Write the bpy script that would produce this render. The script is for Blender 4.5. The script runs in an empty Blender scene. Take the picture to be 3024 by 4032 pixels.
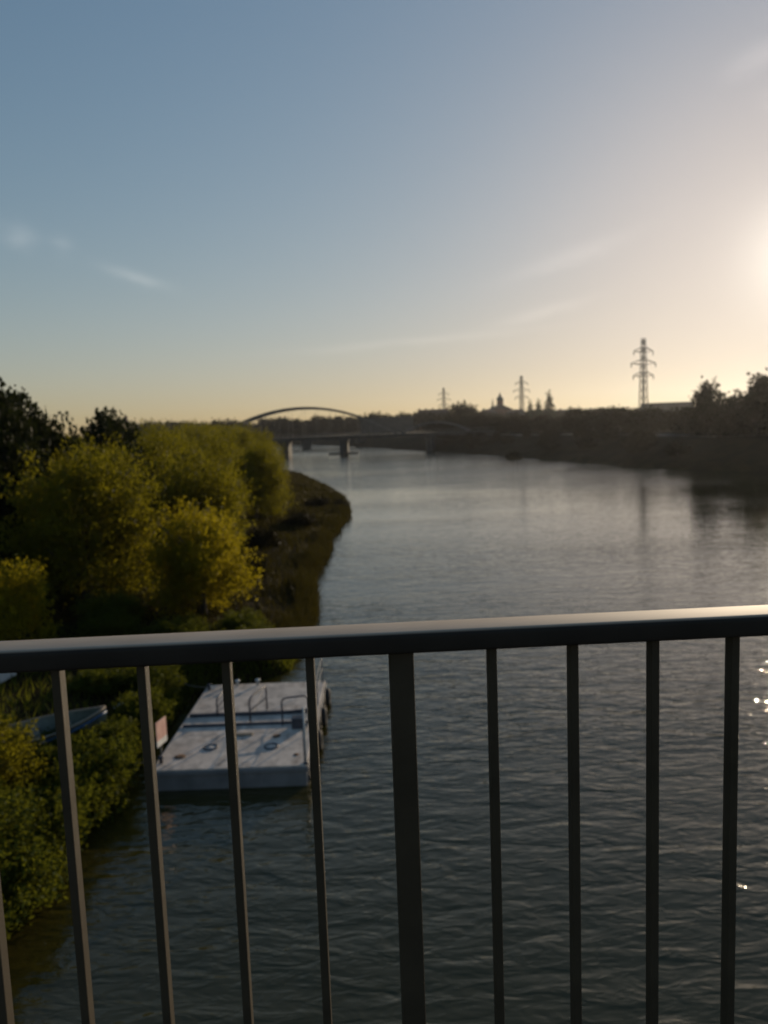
import bpy, bmesh, math, random
import numpy as np
from mathutils import Vector, Matrix
R = math.radians
random.seed(4)
scene = bpy.context.scene
col = scene.collection

# ------------------------------------------------------------------ camera
CAM_H = 10.0                       # lens height above the river
PITCH, ROLL, FPX = R(6.35), R(-2.14), 3000.0     # focal length in photo pixels (3024 wide)
Fv = Vector((0, math.cos(PITCH), -math.sin(PITCH)))
U0 = Vector((0, math.sin(PITCH), math.cos(PITCH)))
X0 = Vector((1, 0, 0))
Xv = X0 * math.cos(ROLL) + U0 * math.sin(ROLL)
Uv = -X0 * math.sin(ROLL) + U0 * math.cos(ROLL)
cam_data = bpy.data.cameras.new('camera')
cam = bpy.data.objects.new('camera', cam_data)
col.objects.link(cam)
cam.matrix_world = Matrix(((Xv.x, Uv.x, -Fv.x, 0), (Xv.y, Uv.y, -Fv.y, 0), (Xv.z, Uv.z, -Fv.z, CAM_H), (0, 0, 0, 1)))
cam_data.sensor_fit = 'HORIZONTAL'
cam_data.sensor_width = 36.0
cam_data.lens = 36.0 * FPX / 3024.0
cam_data.clip_start = 0.05
cam_data.clip_end = 12000
cam_data.dof.use_dof = True
cam_data.dof.focus_distance = 1.7
cam_data.dof.aperture_fstop = 4.8
scene.camera = cam

# ------------------------------------------------------------------ light, sky, exposure
SUN_AZ, SUN_EL = R(29.0), R(10.0)   # azimuth clockwise from +Y
world = bpy.data.worlds.new('World')
scene.world = world
world.use_nodes = True
wn, wl = world.node_tree.nodes, world.node_tree.links
wn.clear()
def wnode(t, **k):
    n = wn.new(t)
    for a, b in k.items(): setattr(n, a, b)
    return n
def wmath(op, a, b=None, clamp=False):
    n = wn.new('ShaderNodeMath'); n.operation = op; n.use_clamp = clamp
    for i, v in enumerate((a, b)):
        if v is None: continue
        if isinstance(v, (int, float)): n.inputs[i].default_value = v
        else: wl.new(v, n.inputs[i])
    return n.outputs[0]
sky = wnode('ShaderNodeTexSky', sky_type='NISHITA', sun_disc=False, sun_elevation=SUN_EL, sun_rotation=SUN_AZ,
            altitude=60.0, air_density=1.2, dust_density=0.5, ozone_density=3.0)
geo = wnode('ShaderNodeTexCoord')
sep = wnode('ShaderNodeSeparateXYZ'); wl.new(geo.outputs['Generated'], sep.inputs[0])
az = wmath('ARCTAN2', sep.outputs[0], sep.outputs[1])
el = wmath('ARCSINE', sep.outputs[2])
nz = wnode('ShaderNodeTexNoise'); nz.inputs['Scale'].default_value = 14; nz.inputs['Detail'].default_value = 5
mp = wnode('ShaderNodeMapping'); mp.inputs['Scale'].default_value = (1, 1, 2.6)
wl.new(geo.outputs['Generated'], mp.inputs[0]); wl.new(mp.outputs[0], nz.inputs['Vector'])
nzo = wmath('SUBTRACT', nz.outputs[0], 0.5)
# thin wisps of evening cloud: azimuth, elevation, half widths (degrees), tilt, strength
WISPS = [(-27.0, 14.0, 1.2, .8, -.10, .42), (-24.0, 13.3, .95, .75, -.1, .26), (-21.6, 12.9, .7, .65, -.1, .20), (-16.8, 10.8, 2.0, .42, -.30, .40),
         (26.2, 21.5, 1.7, .6, .15, .55), (28.6, 18.3, 1.8, .7, -.3, .55), (14.0, 11.4, 4.2, .55, .25, .26), (12.0, 7.8, 3.2, .4, .2, .24), (3.0, 6.2, 8.0, .3, .05, .2),
         (46, 17, 7, 1.2, .1, .3), (-48, 12, 6, 1.0, -.1, .4), (-75, 18, 9, 1.4, .0, .4), (110, 16, 9, 1.6, .1, .4), (170, 14, 12, 1.3, .0, .4)]
tot = None
for (a, e, wa, we, tl, st) in WISPS:
    da = wmath('SUBTRACT', az, R(a))
    de = wmath('SUBTRACT', wmath('SUBTRACT', el, R(e)), wmath('MULTIPLY', da, tl))
    de = wmath('ADD', de, wmath('MULTIPLY', nzo, R(we) * 2.2))
    q = wmath('ADD', wmath('POWER', wmath('DIVIDE', da, R(wa)), 2), wmath('POWER', wmath('DIVIDE', de, R(we)), 2))
    g = wmath('MULTIPLY', wmath('POWER', 2.718, wmath('MULTIPLY', q, -1.0)), st)
    tot = g if tot is None else wmath('ADD', tot, g)
tot = wmath('MULTIPLY', tot, wmath('ADD', wmath('MULTIPLY', nzo, 2.0), 1.0), True)
hsv = wnode('ShaderNodeHueSaturation'); hsv.inputs['Saturation'].default_value = 1.12
# the bright end of the sky rolls off gently, as the camera's tone curve does
def wvec(op, a, b):
    n = wn.new('ShaderNodeVectorMath'); n.operation = op
    for i, v in enumerate((a, b)):
        if isinstance(v, tuple): n.inputs[i].default_value = v
        else: wl.new(v, n.inputs[i])
    return n.outputs[0]
soft = wvec('DIVIDE', sky.outputs[0], wvec('ADD', wvec('MULTIPLY', sky.outputs[0], (.185, .185, .185)), (1, 1, 1)))
soft = wvec('MULTIPLY', soft, (1.065, .975, .955))
wl.new(soft, hsv.inputs['Color'])
mixc = wnode('ShaderNodeMix', data_type='RGBA', blend_type='ADD')
wl.new(tot, mixc.inputs['Factor']); wl.new(hsv.outputs[0], mixc.inputs['A'])
mixc.inputs['B'].default_value = (1.3, 1.15, 1.0, 1)
# aureole of the sun itself
sdir = (math.sin(SUN_AZ) * math.cos(SUN_EL), math.cos(SUN_AZ) * math.cos(SUN_EL), math.sin(SUN_EL))
dt = wn.new('ShaderNodeVectorMath'); dt.operation = 'DOT_PRODUCT'; dt.inputs[1].default_value = sdir
nrm = wn.new('ShaderNodeVectorMath'); nrm.operation = 'NORMALIZE'; wl.new(geo.outputs['Generated'], nrm.inputs[0]); wl.new(nrm.outputs[0], dt.inputs[0])
ang = wmath('ARCCOSINE', wmath('MINIMUM', dt.outputs['Value'], .99999))
aur = wmath('ADD', wmath('MULTIPLY', wmath('POWER', 2.718, wmath('MULTIPLY', wmath('POWER', wmath('DIVIDE', ang, R(3.2)), 2), -1.0)), 2.2),
            wmath('MULTIPLY', wmath('POWER', 2.718, wmath('DIVIDE', ang, -R(6.0))), .25))
aurc = wn.new('ShaderNodeVectorMath'); aurc.operation = 'SCALE'; aurc.inputs[0].default_value = (1.0, .92, .76); wl.new(aur, aurc.inputs['Scale'])
full = wvec('ADD', mixc.outputs['Result'], aurc.outputs[0])
bg = wnode('ShaderNodeBackground'); bg.inputs['Strength'].default_value = 0.15
wl.new(full, bg.inputs['Color'])
wo = wnode('ShaderNodeOutputWorld'); wl.new(bg.outputs[0], wo.inputs[0])

sun_data = bpy.data.lights.new('sun', 'SUN')
sun_data.energy = 3.0
sun_data.angle = R(0.53)
sun_data.color = (1.0, 0.80, 0.56)
sun = bpy.data.objects.new('sun', sun_data); col.objects.link(sun)
sd = Vector((math.sin(SUN_AZ) * math.cos(SUN_EL), math.cos(SUN_AZ) * math.cos(SUN_EL), math.sin(SUN_EL)))
sun.rotation_euler = (-sd).to_track_quat('-Z', 'Y').to_euler()
sun.location = sd * 60

scene.view_settings.view_transform = 'Standard'
scene.view_settings.look = 'None'
scene.view_settings.gamma = 1.0
scene.view_settings.use_curve_mapping = False
scene.view_settings.exposure = 0.20
scene.render.engine = 'CYCLES'
scene.cycles.use_denoising = True
scene.cycles.max_bounces = 8
scene.cycles.transparent_max_bounces = 8
scene.cycles.volume_bounces = 0
scene.cycles.sample_clamp_indirect = 6.0

# ------------------------------------------------------------------ helpers
def ray(px, py):                   # direction of a pixel of the photo (seen 1659 wide)
    k = 3024 / 1659
    return Fv + Xv * ((px * k - 1512) / FPX) - Uv * ((py * k - 2016) / FPX)
def onz(px, py, z=0.0):            # where the pixel's ray meets height z
    d = ray(px, py); k = (z - CAM_H) / d.z
    return Vector((d.x * k, d.y * k, z))
def aty(px, py, y):                # where the pixel's ray reaches forward distance y
    d = ray(px, py); k = y / d.y
    return Vector((d.x * k, y, CAM_H + d.z * k))

def tag(o, label=None, cat=None, group=None, kind=None):
    if label: o['label'] = label
    if cat: o['category'] = cat
    if group: o['group'] = group
    if kind: o['kind'] = kind
    return o
def empty(name, loc=(0, 0, 0), rz=0.0):
    o = bpy.data.objects.new(name, None); col.objects.link(o)
    o.empty_display_size = 0.2; o.location = loc; o.rotation_euler = (0, 0, rz)
    return o
def link(name, me, m=None, parent=None):
    o = bpy.data.objects.new(name, me); col.objects.link(o)
    if m is not None and not me.materials: me.materials.append(m)
    if parent is not None: o.parent = parent
    return o
def copy_tree(o, parent=None):
    c = o.copy(); col.objects.link(c); c.parent = parent
    for ch in list(o.children): copy_tree(ch, c)
    return c
def np_mesh(name, verts, faces, smooth=False, mat_idx=None):
    """verts (n,3), faces (m,k) arrays with a constant k"""
    me = bpy.data.meshes.new(name)
    verts = np.asarray(verts, np.float32); faces = np.asarray(faces, np.int32)
    m, k = faces.shape
    me.vertices.add(len(verts)); me.vertices.foreach_set('co', verts.ravel())
    me.loops.add(m * k); me.loops.foreach_set('vertex_index', faces.ravel())
    me.polygons.add(m)
    me.polygons.foreach_set('loop_start', np.arange(0, m * k, k, dtype=np.int32))
    me.polygons.foreach_set('loop_total', np.full(m, k, np.int32))
    if smooth: me.polygons.foreach_set('use_smooth', np.ones(m, bool))
    me.update(); me.validate()
    return me
class MB:
    def __init__(s): s.v = []; s.f = []; s.sm = []
    def add(s, vs, fs, smooth=False):
        b = len(s.v); s.v += [tuple(v) for v in vs]
        s.f += [tuple(i + b for i in f) for f in fs]; s.sm += [smooth] * len(fs)
        return s
    def box(s, lo, hi, M=None):
        x0, y0, z0 = lo; x1, y1, z1 = hi
        vs = [Vector(p) for p in ((x0,y0,z0),(x1,y0,z0),(x1,y1,z0),(x0,y1,z0),(x0,y0,z1),(x1,y0,z1),(x1,y1,z1),(x0,y1,z1))]
        if M is not None: vs = [M @ v for v in vs]
        return s.add(vs, [(3,2,1,0),(4,5,6,7),(0,1,5,4),(1,2,6,5),(2,3,7,6),(3,0,4,7)])
    def tube(s, pts, rad, n=8, cap=True, smooth=True):
        pts = [Vector(p) for p in pts]
        if not hasattr(rad, '__len__'): rad = [rad] * len(pts)
        vs, fs = [], []
        prev = None
        for i, p in enumerate(pts):
            t = (pts[min(i + 1, len(pts) - 1)] - pts[max(i - 1, 0)]).normalized()
            if prev is None:
                a = Vector((0, 0, 1)) if abs(t.z) < .9 else Vector((1, 0, 0))
                u = t.cross(a).normalized()
            else:
                u = (prev - t * prev.dot(t)).normalized()
            w = t.cross(u); prev = u
            vs += [p + (u * math.cos(2 * math.pi * k / n) + w * math.sin(2 * math.pi * k / n)) * rad[i] for k in range(n)]
        for i in range(len(pts) - 1):
            for k in range(n):
                a, b = i * n + k, i * n + (k + 1) % n
                fs.append((a, b, b + n, a + n))
        s.add(vs, fs, smooth)
        if cap:
            b0 = len(s.v) - len(vs)
            s.f.append(tuple(b0 + k for k in reversed(range(n)))); s.sm.append(False)
            s.f.append(tuple(b0 + (len(pts) - 1) * n + k for k in range(n))); s.sm.append(False)
        return s
    def bar(s, a, b, w, h=None):   # square bar between two points
        a, b = Vector(a), Vector(b); h = h or w
        t = (b - a).normalized(); up = Vector((0, 0, 1)) if abs(t.z) < .95 else Vector((0, 1, 0))
        u = t.cross(up).normalized(); v = u.cross(t)
        vs = []
        for p in (a, b):
            vs += [p - u * w / 2 - v * h / 2, p + u * w / 2 - v * h / 2, p + u * w / 2 + v * h / 2, p - u * w / 2 + v * h / 2]
        return s.add(vs, [(3,2,1,0),(4,5,6,7),(0,1,5,4),(1,2,6,5),(2,3,7,6),(3,0,4,7)])
    def lathe(s, prof, c=(0, 0, 0), n=16, smooth=True):
        c = Vector(c); vs, fs = [], []
        for r, z in prof:
            vs += [c + Vector((r * math.cos(2 * math.pi * k / n), r * math.sin(2 * math.pi * k / n), z)) for k in range(n)]
        for i in range(len(prof) - 1):
            for k in range(n):
                a, b = i * n + k, i * n + (k + 1) % n
                fs.append((a, b, b + n, a + n))
        s.add(vs, fs, smooth)
        b0 = len(s.v) - len(vs)
        s.f.append(tuple(b0 + k for k in reversed(range(n)))); s.sm.append(False)
        s.f.append(tuple(b0 + (len(prof) - 1) * n + k for k in range(n))); s.sm.append(False)
        return s
    def torus(s, c, R0, r, n=20, m=8, M=None):
        vs, fs = [], []
        for i in range(n):
            for j in range(m):
                a, b = 2 * math.pi * i / n, 2 * math.pi * j / m
                p = Vector(((R0 + r * math.cos(b)) * math.cos(a), (R0 + r * math.cos(b)) * math.sin(a), r * math.sin(b)))
                vs.append(Vector(c) + (M @ p if M is not None else p))
        for i in range(n):
            for j in range(m):
                i2, j2 = (i + 1) % n, (j + 1) % m
                fs.append((i * m + j, i2 * m + j, i2 * m + j2, i * m + j2))
        return s.add(vs, fs, True)
    def mesh(s, name, bevel=0.0, seg=2):
        me = bpy.data.meshes.new(name)
        me.from_pydata(s.v, [], s.f); me.update()
        for p, sm in zip(me.polygons, s.sm): p.use_smooth = sm
        if bevel:
            bm = bmesh.new(); bm.from_mesh(me)
            bmesh.ops.bevel(bm, geom=list(bm.edges), offset=bevel, segments=seg, profile=.5, affect='EDGES', clamp_overlap=True)
            bm.to_mesh(me); bm.free()
        return me
    def build(s, name, m=None, parent=None, bevel=0.0, seg=2):
        return link(name, s.mesh(name, bevel, seg), m, parent)

# ------------------------------------------------------------------ materials
def mat(name):
    m = bpy.data.materials.new(name); m.use_nodes = True
    nt = m.node_tree; nt.nodes.clear()
    out = nt.nodes.new('ShaderNodeOutputMaterial')
    return m, nt, out
def N(nt, t, **k):
    n = nt.nodes.new(t)
    for a, b in k.items():
        if a in n.inputs: n.inputs[a].default_value = b
        else: setattr(n, a, b)
    return n
def noise(nt, scale, detail=4, coord='Object', stretch=(1, 1, 1), rough=.55):
    tc = N(nt, 'ShaderNodeTexCoord'); mp = N(nt, 'ShaderNodeMapping'); mp.inputs['Scale'].default_value = stretch
    nt.links.new(tc.outputs[coord], mp.inputs[0])
    n = N(nt, 'ShaderNodeTexNoise'); n.inputs['Scale'].default_value = scale; n.inputs['Detail'].default_value = detail
    n.inputs['Roughness'].default_value = rough
    nt.links.new(mp.outputs[0], n.inputs['Vector'])
    return n.outputs[0]
def ramp(nt, fac, stops):
    r = N(nt, 'ShaderNodeValToRGB'); e = r.color_ramp.elements
    while len(e) < len(stops): e.new(0.5)
    for i, (p, c) in enumerate(stops): e[i].position = p; e[i].color = tuple(c) + (1,)
    nt.links.new(fac, r.inputs[0])
    return r.outputs[0]
def simple(name, c1, c2, scale=3.0, rough=.6, bump=.0, bscale=None, metallic=0.0, stretch=(1, 1, 1), lo=.35, hi=.65, spec=.5):
    m, nt, out = mat(name)
    b = N(nt, 'ShaderNodeBsdfPrincipled', Roughness=rough, Metallic=metallic)
    b.inputs['Specular IOR Level'].default_value = spec
    nt.links.new(ramp(nt, noise(nt, scale, 5, stretch=stretch), [(lo, c1), (hi, c2)]), b.inputs['Base Color'])
    if bump:
        bp = N(nt, 'ShaderNodeBump', Strength=bump, Distance=.05)
        nt.links.new(noise(nt, bscale or scale * 6, 4, stretch=stretch), bp.inputs['Height'])
        nt.links.new(bp.outputs[0], b.inputs['Normal'])
    nt.links.new(b.outputs[0], out.inputs[0])
    return m
def leaf_mat(name, c1, c2, trans, scale=.5, tmix=.45):
    m, nt, out = mat(name)
    oi = N(nt, 'ShaderNodeObjectInfo')
    n = noise(nt, scale, 3)
    c = ramp(nt, n, [(.32, c1), (.68, c2)])
    hs = N(nt, 'ShaderNodeHueSaturation')
    mr = N(nt, 'ShaderNodeMapRange'); mr.inputs['To Min'].default_value = .8; mr.inputs['To Max'].default_value = 1.2
    nt.links.new(oi.outputs['Random'], mr.inputs[0]); nt.links.new(mr.outputs[0], hs.inputs['Value']); nt.links.new(c, hs.inputs['Color'])
    d = N(nt, 'ShaderNodeBsdfPrincipled', Roughness=.55); nt.links.new(hs.outputs[0], d.inputs['Base Color'])
    d.inputs['Specular IOR Level'].default_value = .04
    t = N(nt, 'ShaderNodeBsdfTranslucent'); t.inputs[0].default_value = tuple(trans) + (1,)
    mx = N(nt, 'ShaderNodeMixShader'); mx.inputs[0].default_value = tmix
    nt.links.new(d.outputs[0], mx.inputs[1]); nt.links.new(t.outputs[0], mx.inputs[2]); nt.links.new(mx.outputs[0], out.inputs[0])
    return m

M = {}
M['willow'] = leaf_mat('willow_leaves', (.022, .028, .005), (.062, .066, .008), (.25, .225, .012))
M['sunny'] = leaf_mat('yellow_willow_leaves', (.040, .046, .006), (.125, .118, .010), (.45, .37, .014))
M['dark_leaf'] = leaf_mat('dark_oak_leaves', (.008, .014, .005), (.020, .027, .008), (.03, .036, .008), tmix=.25)
M['far_leaf'] = leaf_mat('far_leaves', (.011, .0105, .004), (.021, .019, .007), (.03, .025, .008), scale=.2, tmix=.25)
M['conifer'] = leaf_mat('conifer_needles', (.012, .02, .010), (.026, .034, .014), (.03, .04, .01), tmix=.15)
M['grass'] = leaf_mat('bank_grass', (.016, .016, .004), (.034, .031, .008), (.055, .046, .008), scale=.25, tmix=.4)
M['reed'] = leaf_mat('green_weeds', (.022, .040, .007), (.056, .076, .012), (.16, .17, .014), scale=.6, tmix=.4)
M['bark'] = simple('bark', (.03, .024, .017), (.075, .06, .045), 2.5, .85, .8, 9, stretch=(1, 1, .25))
M['ground'] = simple('soil_and_grass', (.013, .0095, .004), (.026, .020, .008), .35, .95, .6, 5, spec=.03)
M['rail'] = simple('brown_grey_paint', (.030, .024, .015), (.046, .037, .024), 9, .6, .05, 220, spec=.35)
# handrail: dark gloss paint, the sky's sheen on its top face put into the colour
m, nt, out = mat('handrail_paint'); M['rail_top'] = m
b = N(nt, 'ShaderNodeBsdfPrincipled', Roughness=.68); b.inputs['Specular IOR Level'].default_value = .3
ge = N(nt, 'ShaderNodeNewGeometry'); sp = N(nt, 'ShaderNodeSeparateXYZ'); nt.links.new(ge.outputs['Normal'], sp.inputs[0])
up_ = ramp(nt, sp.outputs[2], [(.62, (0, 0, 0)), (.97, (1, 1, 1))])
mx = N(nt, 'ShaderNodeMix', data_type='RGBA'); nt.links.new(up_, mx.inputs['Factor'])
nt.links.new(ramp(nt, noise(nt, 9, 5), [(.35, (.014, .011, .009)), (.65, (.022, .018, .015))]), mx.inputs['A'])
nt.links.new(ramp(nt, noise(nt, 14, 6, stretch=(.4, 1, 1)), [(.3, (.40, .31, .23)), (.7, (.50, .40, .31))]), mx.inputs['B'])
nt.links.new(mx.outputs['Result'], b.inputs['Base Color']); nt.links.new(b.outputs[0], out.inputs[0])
M['concrete'] = simple('concrete', (.22, .21, .20), (.32, .31, .29), 1.8, .85, .3, 30)
M['asphalt'] = simple('walkway_asphalt', (.04, .038, .036), (.065, .062, .058), 2.2, .9, .4, 60)
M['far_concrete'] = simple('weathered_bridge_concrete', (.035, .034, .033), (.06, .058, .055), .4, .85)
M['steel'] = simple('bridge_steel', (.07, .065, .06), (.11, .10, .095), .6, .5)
M['pylon'] = simple('galvanised_steel', (.10, .10, .10), (.16, .16, .155), 1.0, .55, metallic=.3)
M['brick'] = simple('red_brick_wall', (.11, .05, .035), (.17, .085, .06), .8, .9)
M['plaster'] = simple('grey_plaster_wall', (.11, .10, .09), (.17, .155, .14), .5, .9)
M['dark_wall'] = simple('sooty_wall', (.05, .045, .042), (.085, .078, .072), .5, .9)
M['tile'] = simple('dark_roof_tiles', (.06, .035, .028), (.10, .06, .05), .9, .8)
M['slate'] = simple('slate_roof', (.04, .042, .05), (.075, .08, .09), .9, .6)
M['blue_roof'] = simple('blue_sheet_roof', (.16, .19, .25), (.22, .25, .31), .9, .5)
M['copper'] = simple('dark_copper_dome', (.035, .05, .045), (.06, .075, .065), 1.2, .55)
M['window'] = simple('window_glass', (.02, .022, .026), (.04, .043, .05), 2, .15)
M['pink'] = simple('faded_pink_board', (.60, .33, .27), (.72, .45, .37), 4, .6)
M['white'] = simple('white_paint', (.66, .64, .60), (.78, .76, .72), 5, .5)
M['pale'] = simple('pale_grey_metal', (.40, .42, .44), (.54, .56, .58), 3, .45)
M['blue'] = simple('blue_boat_paint', (.02, .06, .14), (.035, .09, .19), 6, .4)
M['boat_grey'] = simple('grey_green_boat_paint', (.09, .105, .085), (.15, .165, .135), 4, .5)
M['dark'] = simple('dark_blue_steel', (.03, .035, .05), (.055, .06, .08), 6, .5)
M['rubber'] = simple('black_rubber', (.012, .012, .012), (.03, .03, .03), 6, .8)
M['hull'] = simple('pontoon_hull_paint', (.13, .13, .14), (.20, .20, .21), 1.5, .55, .2, 12)
M['wood'] = simple('grey_wood', (.16, .13, .10), (.28, .24, .19), 6, .8, stretch=(1, 8, 8))

# pontoon deck: off-white paint, rust bleeding through in blotches
m, nt, out = mat('pontoon_deck_paint'); M['deck'] = m
b = N(nt, 'ShaderNodeBsdfPrincipled', Roughness=.65)
bs0 = ramp(nt, noise(nt, 1.3, 6), [(.3, (.46, .40, .35)), (.7, (.70, .61, .53))])
sc0 = N(nt, 'ShaderNodeMix', data_type='RGBA'); nt.links.new(ramp(nt, noise(nt, 2.3, 8, rough=.72, stretch=(1, .6, 1)), [(.44, (0, 0, 0)), (.66, (.62, .62, .62))]), sc0.inputs['Factor'])
nt.links.new(bs0, sc0.inputs['A']); sc0.inputs['B'].default_value = (.15, .13, .115, 1)
base = sc0.outputs['Result']
mk = ramp(nt, noise(nt, 1.05, 7, rough=.7), [(.56, (0, 0, 0)), (.70, (1, 1, 1))])
mx = N(nt, 'ShaderNodeMix', data_type='RGBA'); mk2 = N(nt, 'ShaderNodeMath', operation='MULTIPLY'); mk2.inputs[1].default_value = .75; nt.links.new(mk, mk2.inputs[0]); nt.links.new(mk2.outputs[0], mx.inputs['Factor']); nt.links.new(base, mx.inputs['A']); mx.inputs['B'].default_value = (.22, .13, .075, 1)
nt.links.new(mx.outputs['Result'], b.inputs['Base Color']); nt.links.new(b.outputs[0], out.inputs[0])

# water: dark green body, ripples lengthened across the view, rougher and calmer patches
m, nt, out = mat('river_water'); M['water'] = m
b = N(nt, 'ShaderNodeBsdfPrincipled', Roughness=.05, IOR=1.5)
b.inputs['Specular Tint'].default_value = (1.0, .93, .80, 1)
b.inputs['Base Color'].default_value = (.034, .029, .006, 1)
def wave(scale, detail, stretch, dist, rough=.5, rot=0.0):
    gp = N(nt, 'ShaderNodeNewGeometry'); mp = N(nt, 'ShaderNodeMapping'); mp.inputs['Scale'].default_value = stretch; mp.inputs['Rotation'].default_value = (0, 0, rot)
    nt.links.new(gp.outputs['Position'], mp.inputs[0])
    n = N(nt, 'ShaderNodeTexNoise'); n.inputs['Scale'].default_value = scale; n.inputs['Detail'].default_value = detail
    n.inputs['Roughness'].default_value = rough; n.inputs['Distortion'].default_value = dist
    nt.links.new(mp.outputs[0], n.inputs['Vector'])
    return n.outputs[0]
def nmath(op, a, c):
    n = N(nt, 'ShaderNodeMath', operation=op)
    for i, v in enumerate((a, c)):
        if isinstance(v, (int, float)): n.inputs[i].default_value = v
        else: nt.links.new(v, n.inputs[i])
    return n.outputs[0]
w1 = wave(1.0, 3, (.50, 1.5, 1), .7, .5, R(8))
w2 = wave(1.0, 2, (1.4, 3.2, 1), .9, .5, R(-10))
w3 = wave(1.0, 2, (.12, .34, 1), .2, .4, R(20))
patch = wave(.035, 3, (.6, 1.4, 1), .3)
h = nmath('ADD', nmath('MULTIPLY', w1, .088), nmath('MULTIPLY', w2, .044))
h = nmath('ADD', h, nmath('MULTIPLY', w3, .07))
pm = N(nt, 'ShaderNodeMapRange'); pm.inputs['From Min'].default_value = .35; pm.inputs['From Max'].default_value = .65; pm.inputs['To Min'].default_value = .4; pm.inputs['To Max'].default_value = 1.15
nt.links.new(patch, pm.inputs[0])
h = nmath('MULTIPLY', h, pm.outputs[0])
gq = N(nt, 'ShaderNodeNewGeometry'); sq = N(nt, 'ShaderNodeSeparateXYZ'); nt.links.new(gq.outputs['Position'], sq.inputs[0])
yd = nmath('DIVIDE', sq.outputs[1], 200.0)      # a calmer reach in mid river, wind again under the far bank
ymr = ramp(nt, yd, [(.12, (1, 1, 1)), (.36, (.4, .4, .4)), (.52, (.4, .4, .4)), (.68, (.85, .85, .85))])
h = nmath('MULTIPLY', h, ymr)
bp = N(nt, 'ShaderNodeBump', Strength=1.0, Distance=1.0)
nt.links.new(h, bp.inputs['Height']); nt.links.new(bp.outputs[0], b.inputs['Normal'])
nt.links.new(b.outputs[0], out.inputs[0])

# ------------------------------------------------------------------ terrain and river
LY = [-40, 0, 8, 14, 18.5, 22, 28.0, 29.2, 31, 39, 52, 60, 70, 80, 88, 93, 98, 106, 130, 156, 191, 250, 305, 400, 612, 800, 1000, 1700]
LX = [-14, -10.5, -8.6, -8.3, -8.4, -7.7, -7.6, -6.4, -4.2, -3.7, -4.8, -4.4, -4.9, -4.3, -3.9, -4.2, -4.6, -5.4, -10, -16, -28, -48, -72, -92, -120, -200, -300, -700]
RY = [-40, 0, 60, 100, 129, 149, 165, 190, 229, 290, 346, 430, 520, 612, 800, 1000, 1700]
RX = [130, 118, 98, 80, 65.3, 54, 49, 44.5, 38.2, 22, 5.4, -18, -45, -70, -140, -230, -620]
def xl(y): return np.interp(y, LY, LX)
def xr(y): return np.interp(y, RY, RX)
_wv = [(random.uniform(.05, .6), random.uniform(0, 6.28), random.uniform(0, 6.28), random.uniform(.02, .09)) for _ in range(14)]
def rough_z(x, y):
    s = 0
    for k, a, p, am in _wv: s = s + am * np.sin(k * (x * math.cos(a) + y * math.sin(a)) + p)
    return s
def terrain(x, y):
    x = np.asarray(x, float); y = np.asarray(y, float)
    sl = (xl(y) - x) * .95
    zl = np.interp(sl, [-6, -.6, 0, .35, 1.0, 4, 12, 25, 60, 400], [-1.5, -.5, -.03, .35, .75, 1.25, 1.9, 2.6, 3.2, 4.0])
    sr = (x - xr(y)) * .85
    zr = np.interp(sr, [-8, -.8, 0, .8, 4, 16, 21, 24, 60, 200, 600], [-1.5, -.5, -.03, .8, 1.9, 5.4, 5.6, 6.2, 6.8, 9, 12])
    z = np.maximum(zl, zr)
    return z + np.where(z > .3, rough_z(x, y) * np.clip((z - .3) * 1.2, 0, 1), 0)
def gz(x, y): return float(terrain(x, y))
gx = np.concatenate([np.arange(-1600, -300, 80), np.arange(-300, -80, 12), np.arange(-80, -30, 2.5), np.arange(-30, 0, .45), np.arange(0, 30, 3), np.arange(30, 110, 1.6), np.arange(110, 320, 10), np.arange(320, 1601, 80)])
gy = np.concatenate([np.arange(-60, 6, 6), np.arange(6, 60, .45), np.arange(60, 130, 1.0), np.arange(130, 360, 2.5), np.arange(360, 700, 12), np.arange(700, 1801, 60)])
XX, YY = np.meshgrid(gx, gy)
ZZ = terrain(XX, YY)
nx, ny = len(gx), len(gy)
idx = np.arange(nx * ny).reshape(ny, nx)
fq = np.stack([idx[:-1, :-1], idx[:-1, 1:], idx[1:, 1:], idx[1:, :-1]], -1).reshape(-1, 4)
g = link('ground', np_mesh('ground', np.stack([XX, YY, ZZ], -1).reshape(-1, 3), fq, True), M['ground'])
tag(g, 'brown-green earth banks on both sides of the river', 'ground', kind='structure')
w = MB(); w.add([(-1500, -60, 0), (400, -60, 0), (400, 1750, 0), (-1500, 1750, 0)], [(0, 1, 2, 3)])
wo_ = w.build('river', M['water']); tag(wo_, 'dark rippled river water reflecting the evening sky', 'river', kind='structure')
# the gravel path on top of the far embankment: a strip following the bank
vs, fs = [], []
py_ = np.linspace(128, 330, 60)
for i, y in enumerate(py_):
    for s in (17.2, 20.4):
        x = float(xr(y)) + s / .85
        vs.append((x, y, gz(x, y) + .09))
    if i: fs.append((2 * i - 2, 2 * i - 1, 2 * i + 1, 2 * i))
M['gravel'] = simple('pale_path_gravel', (.09, .075, .055), (.13, .11, .085), .8, .9)
p = MB().add(vs, fs, True).build('path', M['gravel']); tag(p, 'pale gravel path along the top of the far embankment', 'path', kind='structure')

# ------------------------------------------------------------------ the walkway and railing we look over
TH, RD, RU0 = R(2.285), 1.156, .0652
rail = empty('railing', (0, 0, CAM_H - 1.45), 0)
rail.rotation_euler = (0, 0, TH)
tag(rail, 'dark painted steel bridge railing with flat balusters and a handrail with sky sheen coloured onto its top', 'railing')
def rloc(u, n, z): return (u, n, z + 1.45)          # z relative to the lens
ZB, ZT, RW = -.3467, -.3146, .0682
nmid = RD + .0124
HU = 6.2
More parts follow.
